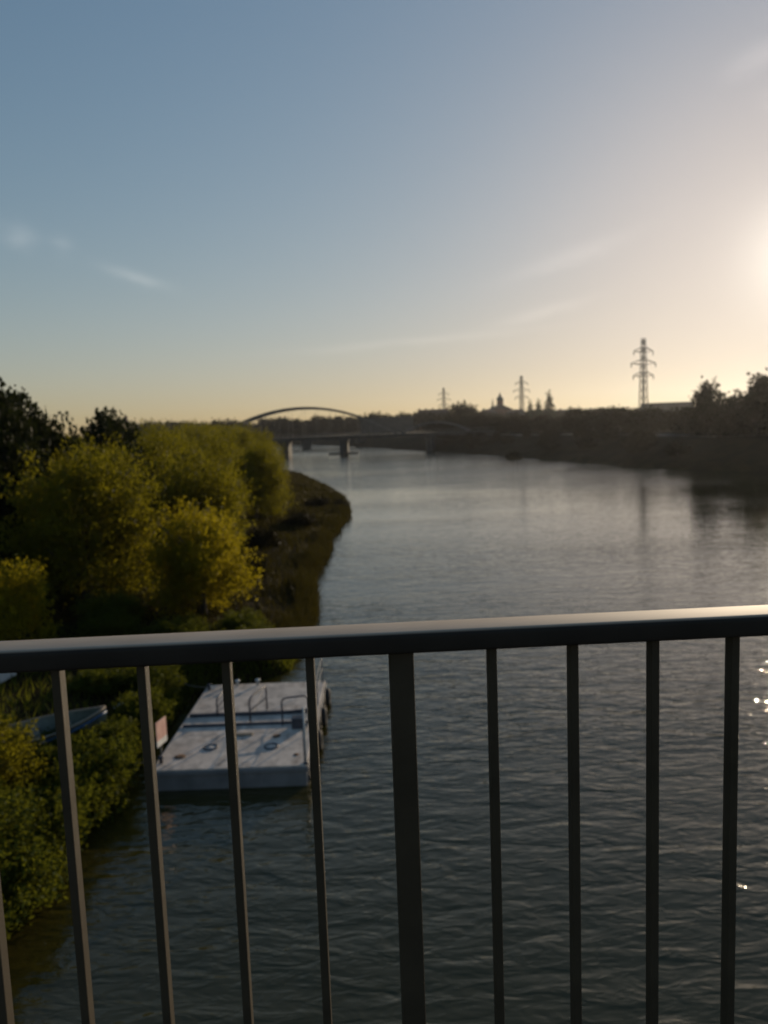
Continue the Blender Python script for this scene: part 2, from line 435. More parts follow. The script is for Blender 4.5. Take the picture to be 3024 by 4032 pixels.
# handrail: flattened tube with rounded shoulders
prof = []
hw, zb, zt, rr = RW / 2 + .002, ZB, ZT + .002, .009
for cxx, czz, a0 in ((hw - rr, zt - rr, 0), (-hw + rr, zt - rr, 90), (-hw + rr * .6, zb + rr * .6, 180), (hw - rr * .6, zb + rr * .6, 270)):
    r_ = rr if a0 < 180 else rr * .6
    for k in range(6):
        a = R(a0 + k * 18); prof.append((cxx + r_ * math.cos(a), czz + r_ * math.sin(a)))
vs = [rloc(u, nmid + a, z) for u in (-HU, HU) for a, z in prof]
n_ = len(prof)
hb = MB(); hb.add(vs, [(k, (k + 1) % n_, (k + 1) % n_ + n_, k + n_) for k in range(n_)], True)
hb.f += [tuple(reversed(range(n_))), tuple(range(n_, 2 * n_))]; hb.sm += [False, False]
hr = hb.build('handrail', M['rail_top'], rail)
bm_ = MB().box(rloc(-.0067, RD, -1.332), rloc(.0067, RD + .0248, ZB + .006)).mesh('baluster', .0018, 2)
bm_.materials.append(M['rail'])
pm_ = MB().box(rloc(-.0189, RD - .004, -1.45), rloc(.0189, RD + .052, ZB + .006)).mesh('post', .003, 2)
pm_.materials.append(M['rail'])
G, S, NB = .1435, .130, 14
PAN = 2 * G + (NB - 1) * S
for k in range(-3, 4):
    c = RU0 + k * PAN
    link('post', pm_, None, rail).location = (c, 0, 0)
    if k < 3:
        for j in range(NB):
            link('baluster', bm_, None, rail).location = (c + G + j * S, 0, 0)
MB().box(rloc(-HU, RD - .006, -1.37), rloc(HU, RD + .032, -1.33)).build('bottom_rail', M['rail'], rail, .004)
dk = MB()
Mz = Matrix.Rotation(TH, 4, 'Z')
dk.box((-14, -4.5, CAM_H - 1.95), (14, RD + .22, CAM_H - 1.45), Mz)
pv = dk.build('pavement', M['asphalt'], None, .02); tag(pv, 'concrete bridge walkway carrying the railing', 'pavement', kind='structure')

# ------------------------------------------------------------------ foliage generators
def foliage(name, lobes, clumps, leaves, clump_r, leaf, seed, plume=1.6, aspect=.38, m=None, up=.45, core=.25):
    """lobes: (cx,cy,cz,rx,ry,rz). Leaf-sized faces gathered into outward plumes."""
    rg = np.random.default_rng(seed)
    L = np.array(lobes, float)
    vol = (L[:, 3] * L[:, 4] * L[:, 5]) ** .67; pr = vol / vol.sum()
    k = rg.choice(len(L), clumps, p=pr)
    d = rg.normal(size=(clumps, 3)); d /= np.linalg.norm(d, axis=1)[:, None]
    rad = np.where(rg.random(clumps) < core, rg.uniform(.15, .75, clumps), rg.uniform(.74, 1.04, clumps))
    rad = np.where(rg.random(clumps) < .10, rg.uniform(1.0, 1.2, clumps), rad)
    lump = 1 + .20 * np.sin(d[:, 0] * 5 + seed) * np.sin(d[:, 1] * 6 + 2) + .10 * np.sin(d[:, 2] * 9 + seed * 2)
    C = L[k, :3] + d * L[k, 3:] * (rad * lump)[:, None]
    ax = d * .75 + np.array([0, 0, up]) + rg.normal(size=(clumps, 3)) * .28
    ax /= np.linalg.norm(ax, axis=1)[:, None]
    cr = clump_r * rg.uniform(.55, 1.35, clumps)
    n = clumps * leaves
    ci = np.repeat(np.arange(clumps), leaves)
    off = rg.normal(size=(n, 3)) * .5
    al = rg.uniform(-1, 1, n) * plume
    taper = np.clip(1.1 - .55 * (al / plume + .2), .25, 1.2)
    P = C[ci] + (off * taper[:, None] + ax[ci] * al[:, None]) * cr[ci][:, None]
    ld = ax[ci] * .7 + rg.normal(size=(n, 3)) * .65; ld /= np.linalg.norm(ld, axis=1)[:, None]
    q = rg.normal(size=(n, 3)); sdv = np.cross(ld, q); sdv /= np.linalg.norm(sdv, axis=1)[:, None] + 1e-9
    ll = (leaf * rg.uniform(.6, 1.4, n))[:, None]
    V = np.stack([P - ld * ll * .5, P + sdv * ll * aspect * .5, P + ld * ll * .5, P - sdv * ll * aspect * .5], 1).reshape(-1, 3)
    me = np_mesh(name, V, np.arange(4 * n).reshape(n, 4))
    if m is not None: me.materials.append(m)
    return me
def trunk_mesh(h, r, limbs, seed, spread=.5, top=.75):
    rg = random.Random(seed); mb = MB()
    pts = [Vector((0, 0, -.5))]
    for i in range(1, 6): pts.append(Vector((rg.uniform(-.06, .06) * h * i / 5, rg.uniform(-.06, .06) * h * i / 5, h * top * i / 5)))
    mb.tube(pts, [r * 1.25, r, r * .85, r * .68, r * .5, r * .25], 7)
    for k in range(limbs):
        i = rg.randint(1, 4); a = k * 2.4 + rg.uniform(-.4, .4); b = pts[i]
        ln = h * spread * rg.uniform(.6, 1.0)
        e = b + Vector((math.cos(a) * ln * .75, math.sin(a) * ln * .75, ln * .75))
        mid = b.lerp(e, .5) + Vector((0, 0, -.06 * ln))
        mb.tube([b, mid, e], [r * .5, r * .32, r * .08], 5)
    me = mb.mesh('trunk'); me.materials.append(M['bark'])
    return me
def dome(rx, rz, n, seed, base=.15, sub=.42):
    """one crown as a heap of lobes, unit: metres, base of crown at z=base*2rz"""
    rg = random.Random(seed); out = [(0, 0, rz, rx * .72, rx * .72, rz * .82)]
    for i in range(n):
        a = i * 2.39996 + rg.uniform(-.3, .3); t = (i + .5) / n
        zz = rz * (.35 + 1.25 * t) ; rad = rx * .66 * math.sqrt(max(.05, 1 - (t * 1.05 - .2) ** 2))
        s = sub * rg.uniform(.75, 1.2)
        out.append((math.cos(a) * rad, math.sin(a) * rad, zz, rx * s, rx * s, rz * s * .9))
    return out
PRO = {}
# name: crown mesh, trunk mesh, nominal height, nominal radius
PRO['willow_a'] = (foliage('crown', dome(3.2, 3.4, 11, 1), 900, 34, .42, .20, 11, 1.9, .34, M['willow']), trunk_mesh(6, .22, 7, 1), 7.2, 3.3)
PRO['willow_b'] = (foliage('crown', dome(3.0, 3.2, 9, 2), 850, 34, .46, .20, 12, 2.1, .34, M['willow'], up=.8), trunk_mesh(6, .2, 7, 2), 7.0, 3.2)
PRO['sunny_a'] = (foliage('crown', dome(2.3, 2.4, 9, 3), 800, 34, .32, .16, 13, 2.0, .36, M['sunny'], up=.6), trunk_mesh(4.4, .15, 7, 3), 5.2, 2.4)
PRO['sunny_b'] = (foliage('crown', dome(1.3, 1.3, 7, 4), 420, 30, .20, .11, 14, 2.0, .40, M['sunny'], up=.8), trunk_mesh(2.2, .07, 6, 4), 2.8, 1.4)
PRO['shrub_y'] = (foliage('crown', dome(1.3, 1.2, 7, 21), 400, 30, .20, .12, 24, 1.9, .42, M['willow'], up=.7), trunk_mesh(2.2, .07, 6, 24), 2.8, 1.4)
PRO['oak'] = (foliage('crown', dome(4.6, 4.6, 14, 5), 1500, 32, .62, .34, 15, 1.0, .6, M['dark_leaf']), trunk_mesh(9, .34, 9, 5), 10.4, 4.8)
PRO['shrub'] = (foliage('crown', dome(1.2, .9, 7, 6), 320, 28, .20, .12, 16, 1.8, .42, M['reed'], up=.7), trunk_mesh(1.5, .05, 6, 6), 2.0, 1.3)
PRO['far_a'] = (foliage('crown', dome(3.6, 3.8, 9, 7), 330, 16, .75, .52, 17, 1.3, .6, M['far_leaf']), trunk_mesh(7, .28, 5, 7), 8.4, 3.8)
PRO['far_b'] = (foliage('crown', dome(3.0, 4.6, 9, 8), 330, 16, .75, .52, 18, 1.4, .6, M['far_leaf']), trunk_mesh(8, .26, 5, 8), 10.0, 3.3)
PRO['far_bush'] = (foliage('crown', dome(2.0, 1.4, 6, 9), 150, 14, .5, .4, 19, 1.3, .6, M['far_leaf']), trunk_mesh(2.2, .1, 4, 9), 3.2, 2.1)
def conifer_mesh(seed):
    lb = []
    for i in range(9):
        t = i / 8; lb.append((0, 0, 1.5 + 11.5 * t, 3.0 * (1 - t) + .25, 3.0 * (1 - t) + .25, 1.1))
    return foliage('crown', lb, 380, 14, .5, .5, seed, 1.3, .45, M['conifer'], up=-.25)
PRO['conifer'] = (conifer_mesh(20), trunk_mesh(12, .25, 3, 10, .1, .95), 14.2, 3.2)
HR = {}
def plant(kind, name, x, y, top=None, width=None, rz=None, label='', cat='tree', group=None, z=None, height=None):
    crown, trunk, H0, R0 = PRO[kind]
    z0 = gz(x, y) - .08 if z is None else z
    h = height if height else top - z0
    if kind not in HR:
        co = np.empty(len(crown.vertices) * 3, np.float32); crown.vertices.foreach_get('co', co); co = co.reshape(-1, 3)
        HR[kind] = (float(np.percentile(co[:, 2], 99.3)), float(np.percentile(np.hypot(co[:, 0], co[:, 1]), 97)))
    H0, R0 = HR[kind]
    o = empty(name, (x, y, z0), random.uniform(0, 6.28) if rz is None else rz)
    sz = h / H0; sx = (width / 2 / R0) if width else sz
    o.scale = (sx, sx, sz)
    link('crown', crown, None, o); link('trunk', trunk, None, o)
    return tag(o, label, cat, group)

# ------------------------------------------------------------------ trees on the near (left) bank
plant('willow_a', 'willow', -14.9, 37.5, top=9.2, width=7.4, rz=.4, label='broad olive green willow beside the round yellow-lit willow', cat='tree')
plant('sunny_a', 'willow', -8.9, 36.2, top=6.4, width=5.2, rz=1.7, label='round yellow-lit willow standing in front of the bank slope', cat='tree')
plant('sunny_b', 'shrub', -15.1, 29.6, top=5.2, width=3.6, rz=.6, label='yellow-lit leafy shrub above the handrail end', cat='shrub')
OAK = 'tall dark broadleaf trees rising behind the willows'
for (x, y, top, wd) in ((-21.8, 41.5, 11.9, 7.0), (-26, 47, 13.0, 9), (-24.3, 52, 12.2, 7), (-22.0, 60, 11.3, 7.0), (-33, 60, 14, 10)):
    plant('oak', 'broadleaf_tree', x, y, top, wd, label='tall dark broadleaf tree in the clump above the willows', group=OAK)
ROW = [(-12.2, 49, 8.5, 7.0), (-18.5, 47, 9.3, 7.5), (-23.5, 44, 9.6, 8), (-14.6, 62, 9.0, 6.6), (-20, 66, 10.0, 8), (-12.6, 75, 8.7, 6.2), (-18, 82, 9.8, 8), (-24, 86, 10.8, 8.5),
       (-14.5, 92, 8.9, 6.6), (-20, 102, 10.2, 8.6), (-27, 108, 11.0, 9), (-19.5, 118, 9.7, 7), (-26, 130, 10.8, 9), (-33, 134, 11.2, 9), (-27, 148, 10.5, 8), (-35, 160, 11.4, 9.5),
       (-36, 182, 11.0, 9), (-45, 190, 11.8, 10), (-46, 212, 11.2, 10)]
for i, (x, y, top, wd) in enumerate(ROW):
    plant(('willow_b', 'willow_a')[i % 2], 'willow', x, y, top, wd, label='olive willow in the dense row receding along the grassy bank', group='willows in the row along the grassy bank')
# undergrowth
plant('shrub_y', 'shrub', -10.6, 18.9, top=2.9, width=2.9, label='yellow-green shrub at the water edge beside the grey rowing boat', cat='shrub')
plant('shrub', 'shrub', -9.3, 15.6, top=2.1, width=3.0, label='low dark shrub overhanging the water below the yellow-green shrub', cat='shrub')
WEED = [(-10.8, 13.6, 1.9, 3), (-8.8, 13.2, 1.4, 2.4), (-9.4, 20.8, 1.6, 2.4), (-8.3, 19.6, 1.2, 2.0), (-8.6, 22.0, 1.6, 2.0), (-8.2, 24.2, 1.7, 1.9), (-8.6, 26.6, 1.9, 2.2), (-12.5, 16.5, 2.3, 3),
        (-10.2, 26.2, 2.0, 2.2), (-7.4, 30.2, 2.0, 2.4), (-5.6, 31.2, 1.9, 2.2), (-11.8, 31.5, 2.6, 2.6), (-9.0, 32.0, 2.2, 2.6), (-13.5, 22.0, 2.3, 2.4), (-12.6, 34, 3.0, 3.2), (-17, 33.5, 3.6, 3.6),
        (-11.4, 21.0, 1.7, 1.9), (-6.6, 33.6, 2.0, 2.2), (-8.9, 17.6, 1.3, 1.8), (-8.7, 15.0, 1.2, 1.7), (-9.4, 11.6, 1.4, 2.2), (-8.7, 16.4, 1.0, 1.3), (-12.0, 21.8, 1.9, 1.6), (-9.9, 21.9, 1.5, 1.3), (-9.7, 17.2, 1.8, 2.0), (-8.45, 17.0, 1.6, 2.5), (-8.35, 15.2, 1.5, 2.5), (-8.25, 20.3, 1.7, 2.3), (-8.4, 18.6, 1.5, 2.0), (-8.5, 13.4, 1.4, 2.2)]
for (x, y, top, wd) in WEED:
    plant('shrub', 'shrub', x, y, top=top, width=wd, label='low green weedy bush on the bank around the pontoon', cat='shrub', group='weedy bushes on the near bank')
for (x, y, top, wd) in ((-8.0, 70, 2.4, 3.4), (-9.5, 58, 2.6, 3.2), (-7.6, 88, 2.2, 3.0), (-8.6, 47, 2.5, 2.6), (-5.0, 90, 1.7, 1.8)):
    plant('far_bush', 'shrub', x, y, top=top, width=wd, label='dark bush on the brown grass slope beside the river', cat='shrub', group='dark bushes on the grass slope')

# grass: blades over the near bank, tall at the edge
rg = np.random.default_rng(5)
n = 120000
yy = 8 + (rg.random(n) ** 1.5) * 155
ss = np.where(rg.random(n) < .35, rg.uniform(-.05, 1.2, n), rg.uniform(.1, 22, n) ** 1.0)
xx = xl(yy) - ss
zz = terrain(xx, yy) - .03
ok = zz > -.06
xx, yy, zz, ss = xx[ok], yy[ok], zz[ok], ss[ok]; n = len(xx)
hh = rg.uniform(.2, .62, n) * np.where(yy < 33, .7, 1.05) * np.clip(1 + .4 * np.sin(xx * .9) * np.sin(yy * .6), .5, 1.5)
a = rg.uniform(0, 6.28, n); wdt = rg.uniform(.018, .05, n) * np.clip(yy / 35, .8, 2.4)
ln = rg.normal(size=(n, 2)) * .35
B = np.stack([xx, yy, zz], 1); D = np.stack([np.cos(a), np.sin(a), np.zeros(n)], 1)
T = B + np.stack([ln[:, 0] * hh, ln[:, 1] * hh, hh], 1)
V = np.stack([B - D * wdt[:, None], B + D * wdt[:, None], T], 1).reshape(-1, 3)
for near, mt_, lb in ((True, 'reed', 'green weeds and grass around the pontoon mooring'), (False, 'grass', 'dry brown grass on the bank slope beyond the pontoon')):
    Vk = V.reshape(-1, 3, 3)[(yy < 33) == near].reshape(-1, 3)
    gr = link('grass', np_mesh('grass', Vk, np.arange(len(Vk)).reshape(-1, 3)), M[mt_])
    tag(gr, lb, 'grass', kind='stuff')

# ------------------------------------------------------------------ pontoon
DZ = .6
pon = empty('pontoon', (-4.65, 24.2, 0))
tag(pon, 'flat white work pontoon with rust stains moored at the left bank', 'pontoon')
def pl(px, py, z=DZ):
    v = onz(px, py, z); return Vector((v.x + 4.65, v.y - 24.2, z))
PX, PY = 2.2, 3.6
MB().box((-PX, -PY, -.35), (PX, PY, DZ - .03)).build('hull', M['hull'], pon, .03)
dmesh = MB().box((-PX / 2 + .006, -PY / 3 + .006, DZ - .06), (PX / 2 - .006, PY / 3 - .006, DZ)).mesh('deck_plate', .006, 1)
dmesh.materials.append(M['deck'])
for i in (-.5, .5):
    for j in (-2, 0, 2):
        link('deck_plate', dmesh, None, pon).location = (i * PX, j * PY / 3, 0)
for (s, a, b) in ((0, (-PX - .05, -PY - .05, DZ - .16), (PX + .05, -PY, DZ - .04)), (1, (-PX - .05, PY, DZ - .16), (PX + .05, PY + .05, DZ - .04)),
                  (2, (-PX - .05, -PY + .002, DZ - .16), (-PX, PY - .002, DZ - .04)), (3, (PX, -PY + .002, DZ - .16), (PX + .05, PY - .002, DZ - .04))):
    MB().box(a, b).build('rubbing_strip', M['hull'], pon, .012)
for (px, py) in ((586, 1613), (455, 1615)):
    c = pl(px, py); MB().torus((c.x, c.y, DZ + .012), .2, .028, 24, 8).build('hatch_ring', M['dark'], pon)
    hc = MB().lathe([(.19, DZ + .001), (.19, DZ + .014), (.02, DZ + .018)], (c.x, c.y, 0), 20).build('hatch_cover', M['deck'], pon)
M['rust'] = simple('rusted_steel', (.10, .055, .03), (.19, .10, .05), 8, .85)
for (px, py, r_) in ((389, 1635, .17), (598, 1590, .13), (640, 1630, .08)):
    c = pl(px, py); MB().lathe([(r_, DZ + .001), (r_ * .94, DZ + .016), (r_ * .3, DZ + .022)], (c.x, c.y, 0), 16).build('rusted_cap', M['rust'], pon)
for py, z_ in ((1549, .10), (1571, .07)):
    a = pl(415 if py < 1560 else 398, py); b = pl(676, py)
    MB().box((-PX + .1, a.y - .05, DZ + .001), (PX - .1, a.y + .05, DZ + z_)).build('cross_beam', M['dark'], pon, .008)
c = pl(529, 1588); MB().box((c.x - .3, c.y - .08, DZ + .001), (c.x + .25, c.y + .08, DZ + .06)).build('timber_block', M['wood'], pon, .01)
def hoop(u0, v0, u1, v1, h, r_=.028):
    p = [(u0, v0, DZ), (u0, v0, DZ + h - .12), (u0 + (u1 - u0) * .06, v0 + (v1 - v0) * .06, DZ + h - .03), (u0 + (u1 - u0) * .2, v0 + (v1 - v0) * .2, DZ + h),
         (u0 + (u1 - u0) * .8, v0 + (v1 - v0) * .8, DZ + h), (u0 + (u1 - u0) * .94, v0 + (v1 - v0) * .94, DZ + h - .03), (u1, v1, DZ + h - .12), (u1, v1, DZ)]
    ho = MB().tube(p, r_, 7).build('hoop_frame', M['dark'], pon)
    MB().bar((u0, v0, DZ + h * .5), (u1, v1, DZ + h * .5), .035).build('crossbar', M['dark'], ho)
a, b = pl(541, 1563), pl(556, 1545); hoop(a.x, a.y, b.x + .25, b.y + .5, .85)
a, b = pl(611, 1567), pl(661, 1560); hoop(a.x, a.y, b.x + .1, b.y, .9)
a = pl(470, 1548); hoop(a.x, a.y, a.x + .1, a.y + .9, .6)
c = pl(645, 1571); MB().box((c.x - .2, c.y - .15, DZ + .002), (c.x + .2, c.y + .2, DZ + .34)).build('winch_box', M['dark'], pon, .02)
c = pl(661, 1649)
ms = MB().tube([(c.x, c.y, DZ), (c.x, c.y, DZ + 1.65)], .028, 8).build('flag_pole', M['pale'], pon)
MB().lathe([(.08, DZ + .001), (.08, DZ + .03), (.04, DZ + .05)], (c.x, c.y, 0), 12).build('pole_foot', M['dark'], ms)
st = []
for vy in (-3.35, -1.1, 1.15, 3.4):
    s_ = MB().tube([(PX - .08, vy, DZ), (PX - .08, vy, DZ + 1.0)], .022, 7).build('stanchion', M['dark'], pon); st.append(s_)
for z_ in (.55, .97):
    MB().tube([(PX - .08, -3.35 + k * .225, DZ + z_ - .04 * math.sin(math.pi * ((k % 10) / 10))) for k in range(31)], .011, 5).build('guard_cable', M['dark'], pon)
for (px, py) in ((497, 1476), (517, 1475), (560, 1474)):
    c = pl(px, py); MB().lathe([(.05, DZ), (.05, DZ + .16), (.09, DZ + .17), (.09, DZ + .22), (.03, DZ + .24)], (c.x, PY - .2, 0), 10).build('bollard', M['pale'], pon)
for vy in (-2.9, -1.0, 1.0, 2.9):
    fe = MB().torus((PX + .14, vy, .22), .24, .09, 18, 8, Matrix.Rotation(R(90), 3, 'Y')).build('tyre_fender', M['rubber'], pon)
    MB().tube([(PX + .14, vy, .44), (PX + .05, vy, DZ - .02)], .012, 5).build('rope', M['wood'], fe)

for (a_, b_) in (((-PX + .15, -PY + .5, DZ + .1), (-4.6, -2.2, 1.0)), ((-PX + .15, PY - .5, DZ + .1), (-4.4, 4.6, 1.3))):
    a_, b_ = Vector(a_), Vector(b_)
    MB().tube([a_.lerp(b_, k / 8) - Vector((0, 0, .35 * math.sin(math.pi * k / 8))) for k in range(9)], .016, 5).build('mooring_rope', M['wood'], pon)
    MB().lathe([(.05, DZ), (.05, DZ + .16), (.09, DZ + .17), (.09, DZ + .2), (.03, DZ + .22)], (a_.x, a_.y, 0), 10).build('bollard', M['dark'], pon)

# ------------------------------------------------------------------ sign, boat, locker beside the pontoon
b = onz(352, 1606, .55)
b = aty(352, 1606, 21.9)
sg = empty('sign', (b.x - .03, b.y, gz(b.x - .03, b.y)), R(78))
tag(sg, 'faded pink and white board on a post beside the pontoon', 'sign')
zz0 = sg.location.z
MB().tube([(0, .04, -.6), (0, .04, 1.42 - zz0)], .03, 8).build('post', M['wood'], sg)
MB().box((-.3, -.02, b.z + .17 - zz0), (.3, .008, b.z + .74 - zz0)).build('board', M['pink'], sg, .006)
MB().box((-.3, -.02, b.z - .02 - zz0), (.3, .008, b.z + .165 - zz0)).build('lower_board', M['white'], sg, .006)

def rowboat(L=3.6, W=1.35, D=.5):
    o = empty('rowing_boat')
    st = []
    n = 15
    for i in range(n):
        t = i / (n - 1); wv = W / 2 * (math.sin(math.pi * min(1, .5 + (1 - t) * .62)) ** .8 if t < .38 else max(.02, (1 - ((t - .38) / .62) ** 2.2)) )
        if t < .38: wv = W / 2 * (.78 + .22 * math.sin(math.pi / 2 * t / .38))
        rise = .22 * t ** 3; x = -L / 2 + L * t
        st.append((x, max(.02, wv), rise))
    secs = 9
    def shell(off, name, m):
        vs, fs = [], []
        for x, wv, rise in st:
            for k in range(secs):
                a = -1 + 2 * k / (secs - 1)
                yv = max(.01, wv - off) * math.copysign(abs(a) ** .75, a)
                zv = rise * .5 + off + (D + rise - rise * .5 - off) * abs(a) ** 2.6
                vs.append((x, yv, zv))
        for i in range(n - 1):
            for k in range(secs - 1):
                q = i * secs + k; fs.append((q, q + 1, q + secs + 1, q + secs))
        fs.append(tuple(range(secs)))
        return MB().add(vs, fs, True).build(name, m, o)
    shell(0, 'hull', M['boat_grey']); shell(.035, 'inner_hull', M['boat_grey'])
    for s in (-1, 1):
        MB().tube([(x, s * wv, D + rise) for x, wv, rise in st], .035, 6).build('gunwale', M['wood'], o)
        MB().tube([(x, s * (wv * .98 + .012), D * .72 + rise) for x, wv, rise in st], .05, 6).build('blue_strake', M['blue'], o)
    for x in (-1.1, -.2, .7):
        hw = W / 2 * (.9 if x < .5 else .74)
        MB().box((x - .13, -hw, D * .62), (x + .13, hw, D * .62 + .035)).build('thwart', M['wood'], o, .006)
    MB().box((-L / 2 - .03, -W * .38, .1), (-L / 2 + .02, W * .38, D + .03)).build('transom', M['boat_grey'], o, .006)
    return o
bt = rowboat()
p0, p1 = onz(60, 1590, 1.35), onz(208, 1548, 1.5)
bt.location = ((p0.x + p1.x) / 2 - .35, (p0.y + p1.y) / 2 - .55, gz(-10.9, 23.0) - .12)
bt.rotation_euler = (R(7), R(-3), R(26))
tag(bt, 'grey rowing boat with blue side stripe lying on the weedy bank', 'boat')
lk = empty('storage_locker', (-14.15, 26.2, gz(-14.15, 26.2)), R(-8))
tag(lk, 'pale grey metal locker on the bank below the yellow-lit shrub', 'locker')
MB().box((-.7, -.5, 0), (.7, .5, 1.12)).build('body', M['pale'], lk, .03)
MB().box((-.75, -.55, 1.125), (.75, .55, 1.22)).build('lid', M['pale'], lk, .03)
MB().box((-.06, -.56, .82), (.06, -.503, 1.0)).build('latch', M['dark'], lk, .005)
c = onz(255, 1496, 1.7); c.y = min(c.y, 27)
sb = MB().box((-.16, -.05, 0), (.16, .05, .05), Matrix.Rotation(R(35), 4, 'Z') @ Matrix.Rotation(R(-20), 4, 'Y')).build('plank_end', M['white'], None, .008)
sb.location = (c.x, c.y, gz(c.x, c.y) + .35); tag(sb, 'small white plank end poking out of weeds above the rowing boat', 'plank')

# ------------------------------------------------------------------ arch bridge down river
br = empty('arch_bridge', (0, 305, 0))
tag(br, 'long road bridge with one shallow steel arch crossing the river downstream', 'bridge')
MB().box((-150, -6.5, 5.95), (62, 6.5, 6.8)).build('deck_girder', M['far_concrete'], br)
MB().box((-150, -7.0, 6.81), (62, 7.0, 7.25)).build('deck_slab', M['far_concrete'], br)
def arch(xc, half, z0, rise, yo, wd, name='arch_rib', nseg=28):
    pts = []
    for i in range(nseg + 1):
        u = -1 + 2 * i / nseg; pts.append(Vector((xc + half * u, yo, z0 + rise * (1 - u * u))))
    vs, fs = [], []
    for i, p in enumerate(pts):
        t = (pts[min(i + 1, nseg)] - pts[max(0, i - 1)]).normalized(); nn = Vector((-t.z, 0, t.x))
        vs += [p + nn * wd * .55 + Vector((0, -wd * .4, 0)), p + nn * wd * .55 + Vector((0, wd * .4, 0)), p - nn * wd * .55 + Vector((0, wd * .4, 0)), p - nn * wd * .55 + Vector((0, -wd * .4, 0))]
    for i in range(nseg):
        for k in range(4):
            fs.append((4 * i + k, 4 * i + (k + 1) % 4, 4 * i + 4 + (k + 1) % 4, 4 * i + 4 + k))
    fs += [(3, 2, 1, 0), tuple(4 * nseg + k for k in range(4))]
    return MB().add(vs, fs).build(name, M['steel'], br)
for yo in (-6.0, 6.0):
    ar = arch(-30.5, 37.5, 6.6, 12.0, yo, .72)
    for k in range(1, 14):
        u = -1 + 2 * k / 14; MB().bar((-30.5 + 37.5 * u, yo, 7.2), (-30.5 + 37.5 * u, yo, 6.7 + 12 * (1 - u * u)), .07).build('hanger', M['steel'], ar)
    arch(22, 14.5, 6.6, 4.6, yo, .55)
for k in range(3, 12):
    u = -1 + 2 * k / 14; MB().bar((-30.5 + 37.5 * u, -6, 6.6 + 12 * (1 - u * u)), (-30.5 + 37.5 * u, 6, 6.6 + 12 * (1 - u * u)), .4).build('wind_brace', M['steel'], br)
for px_ in (-68, -38, -14.8, 19.5, 36):
    pi = MB()
    pi.add([(px_ - 1.6, -6, -1.5), (px_, -8.2, -1.5), (px_ + 1.6, -6, -1.5), (px_ + 1.6, 6, -1.5), (px_ - 1.6, 6, -1.5), (px_ - 1.5, -6, 5.2), (px_, -7.6, 5.2), (px_ + 1.5, -6, 5.2), (px_ + 1.5, 6, 5.2), (px_ - 1.5, 6, 5.2)],
           [(4, 3, 2, 1, 0), (5, 6, 7, 8, 9), (0, 1, 6, 5), (1, 2, 7, 6), (2, 3, 8, 7), (3, 4, 9, 8), (4, 0, 5, 9)])
    po = pi.build('pier', M['far_concrete'], br)
    MB().box((px_ - 1.8, -7.4, 5.202), (px_ + 1.8, 6.6, 5.95)).build('pier_cap', M['far_concrete'], po)
for (x0, x1) in ((-46, -40), (-21, -9)):
    MB().box((x0, -4, -.4), (x1, -2.4, .75)).build('fender_boom', M['wood'], br, .05)
for yo in (-6.9, 6.9):
    MB().bar((-150, yo, 8.3), (62, yo, 8.3), .14).build('parapet_rail', M['steel'], br)
    for k in range(0, 54): MB().bar((-150 + k * 4, yo, 7.2), (-150 + k * 4, yo, 8.3), .1).build('parapet_post', M['steel'], br)
# second bridge further on
b2 = empty('beam_bridge', (0, 432, 0), R(12))
tag(b2, 'lower beam bridge seen beneath and behind the arch bridge', 'bridge')
MB().box((-170, -4, 4.7), (60, 4, 6.2)).build('deck_girder', M['far_concrete'], b2)
for px_ in (-100, -66, -42.5, -12):
    MB().box((px_ - 2.2, -4, -1.5), (px_ + 2.2, 4, 4.69)).build('pier', M['far_concrete'], b2)

# ------------------------------------------------------------------ pylons
def pylon(px, pytop, y, label, body=2.7):
    t = aty(px, pytop, y); x = t.x; z0 = gz(x, y)
    H = t.z - z0
    o = empty('pylon', (x, y, z0), R(20)); tag(o, label, 'pylon', 'power pylons beyond the far bank')
    wf = lambda z: body * (1 - z / H * .62) / 2
    th = .20
    for sx in (-1, 1):
        for sy in (-1, 1):
            MB().bar((sx * wf(0), sy * wf(0), -.5), (sx * wf(H), sy * wf(H), H), th).build('leg', M['pylon'], o)
    br_ = MB(); lv = [H * k / 11 for k in range(12)]
    for a, b in zip(lv[:-1], lv[1:]):
        for sx, sy, tx, ty in ((-1, -1, 1, -1), (1, -1, 1, 1), (1, 1, -1, 1), (-1, 1, -1, -1)):
            br_.bar((sx * wf(a), sy * wf(a), a), (tx * wf(b), ty * wf(b), b), .10)
            br_.bar((tx * wf(a), ty * wf(a), a), (sx * wf(b), sy * wf(b), b), .10)
            br_.bar((sx * wf(b), sy * wf(b), b), (tx * wf(b), ty * wf(b), b), .10)
    br_.build('bracing', M['pylon'], o)
    for fz, ar_ in ((.56, 4.6), (.70, 5.6), (.84, 4.4)):
        z = H * fz; ca = MB()
        for s in (-1, 1):
            for sy in (-1, 1):
                ca.bar((s * wf(z), sy * wf(z), z), (s * ar_, 0, z + .5), .2); ca.bar((s * wf(z), sy * wf(z), z + 1.9), (s * ar_, 0, z + .5), .16)
        arm = ca.build('cross_arm', M['pylon'], o)
        for s in (-1, 1):
            MB().lathe([(.05, 0), (.16, .2), (.16, 1.3), (.05, 1.5)], (s * (ar_ - .1), 0, z - 1.05), 7).build('insulator', M['window'], arm)
pylon(1390, 731, 285, 'tallest lattice power pylon, standing above the embankment trees')
pylon(1126, 812, 470, 'lattice power pylon between the church dome and the pointed conifers')
pylon(958, 838, 600, 'lattice power pylon above the flat town roofs beside the bridge')

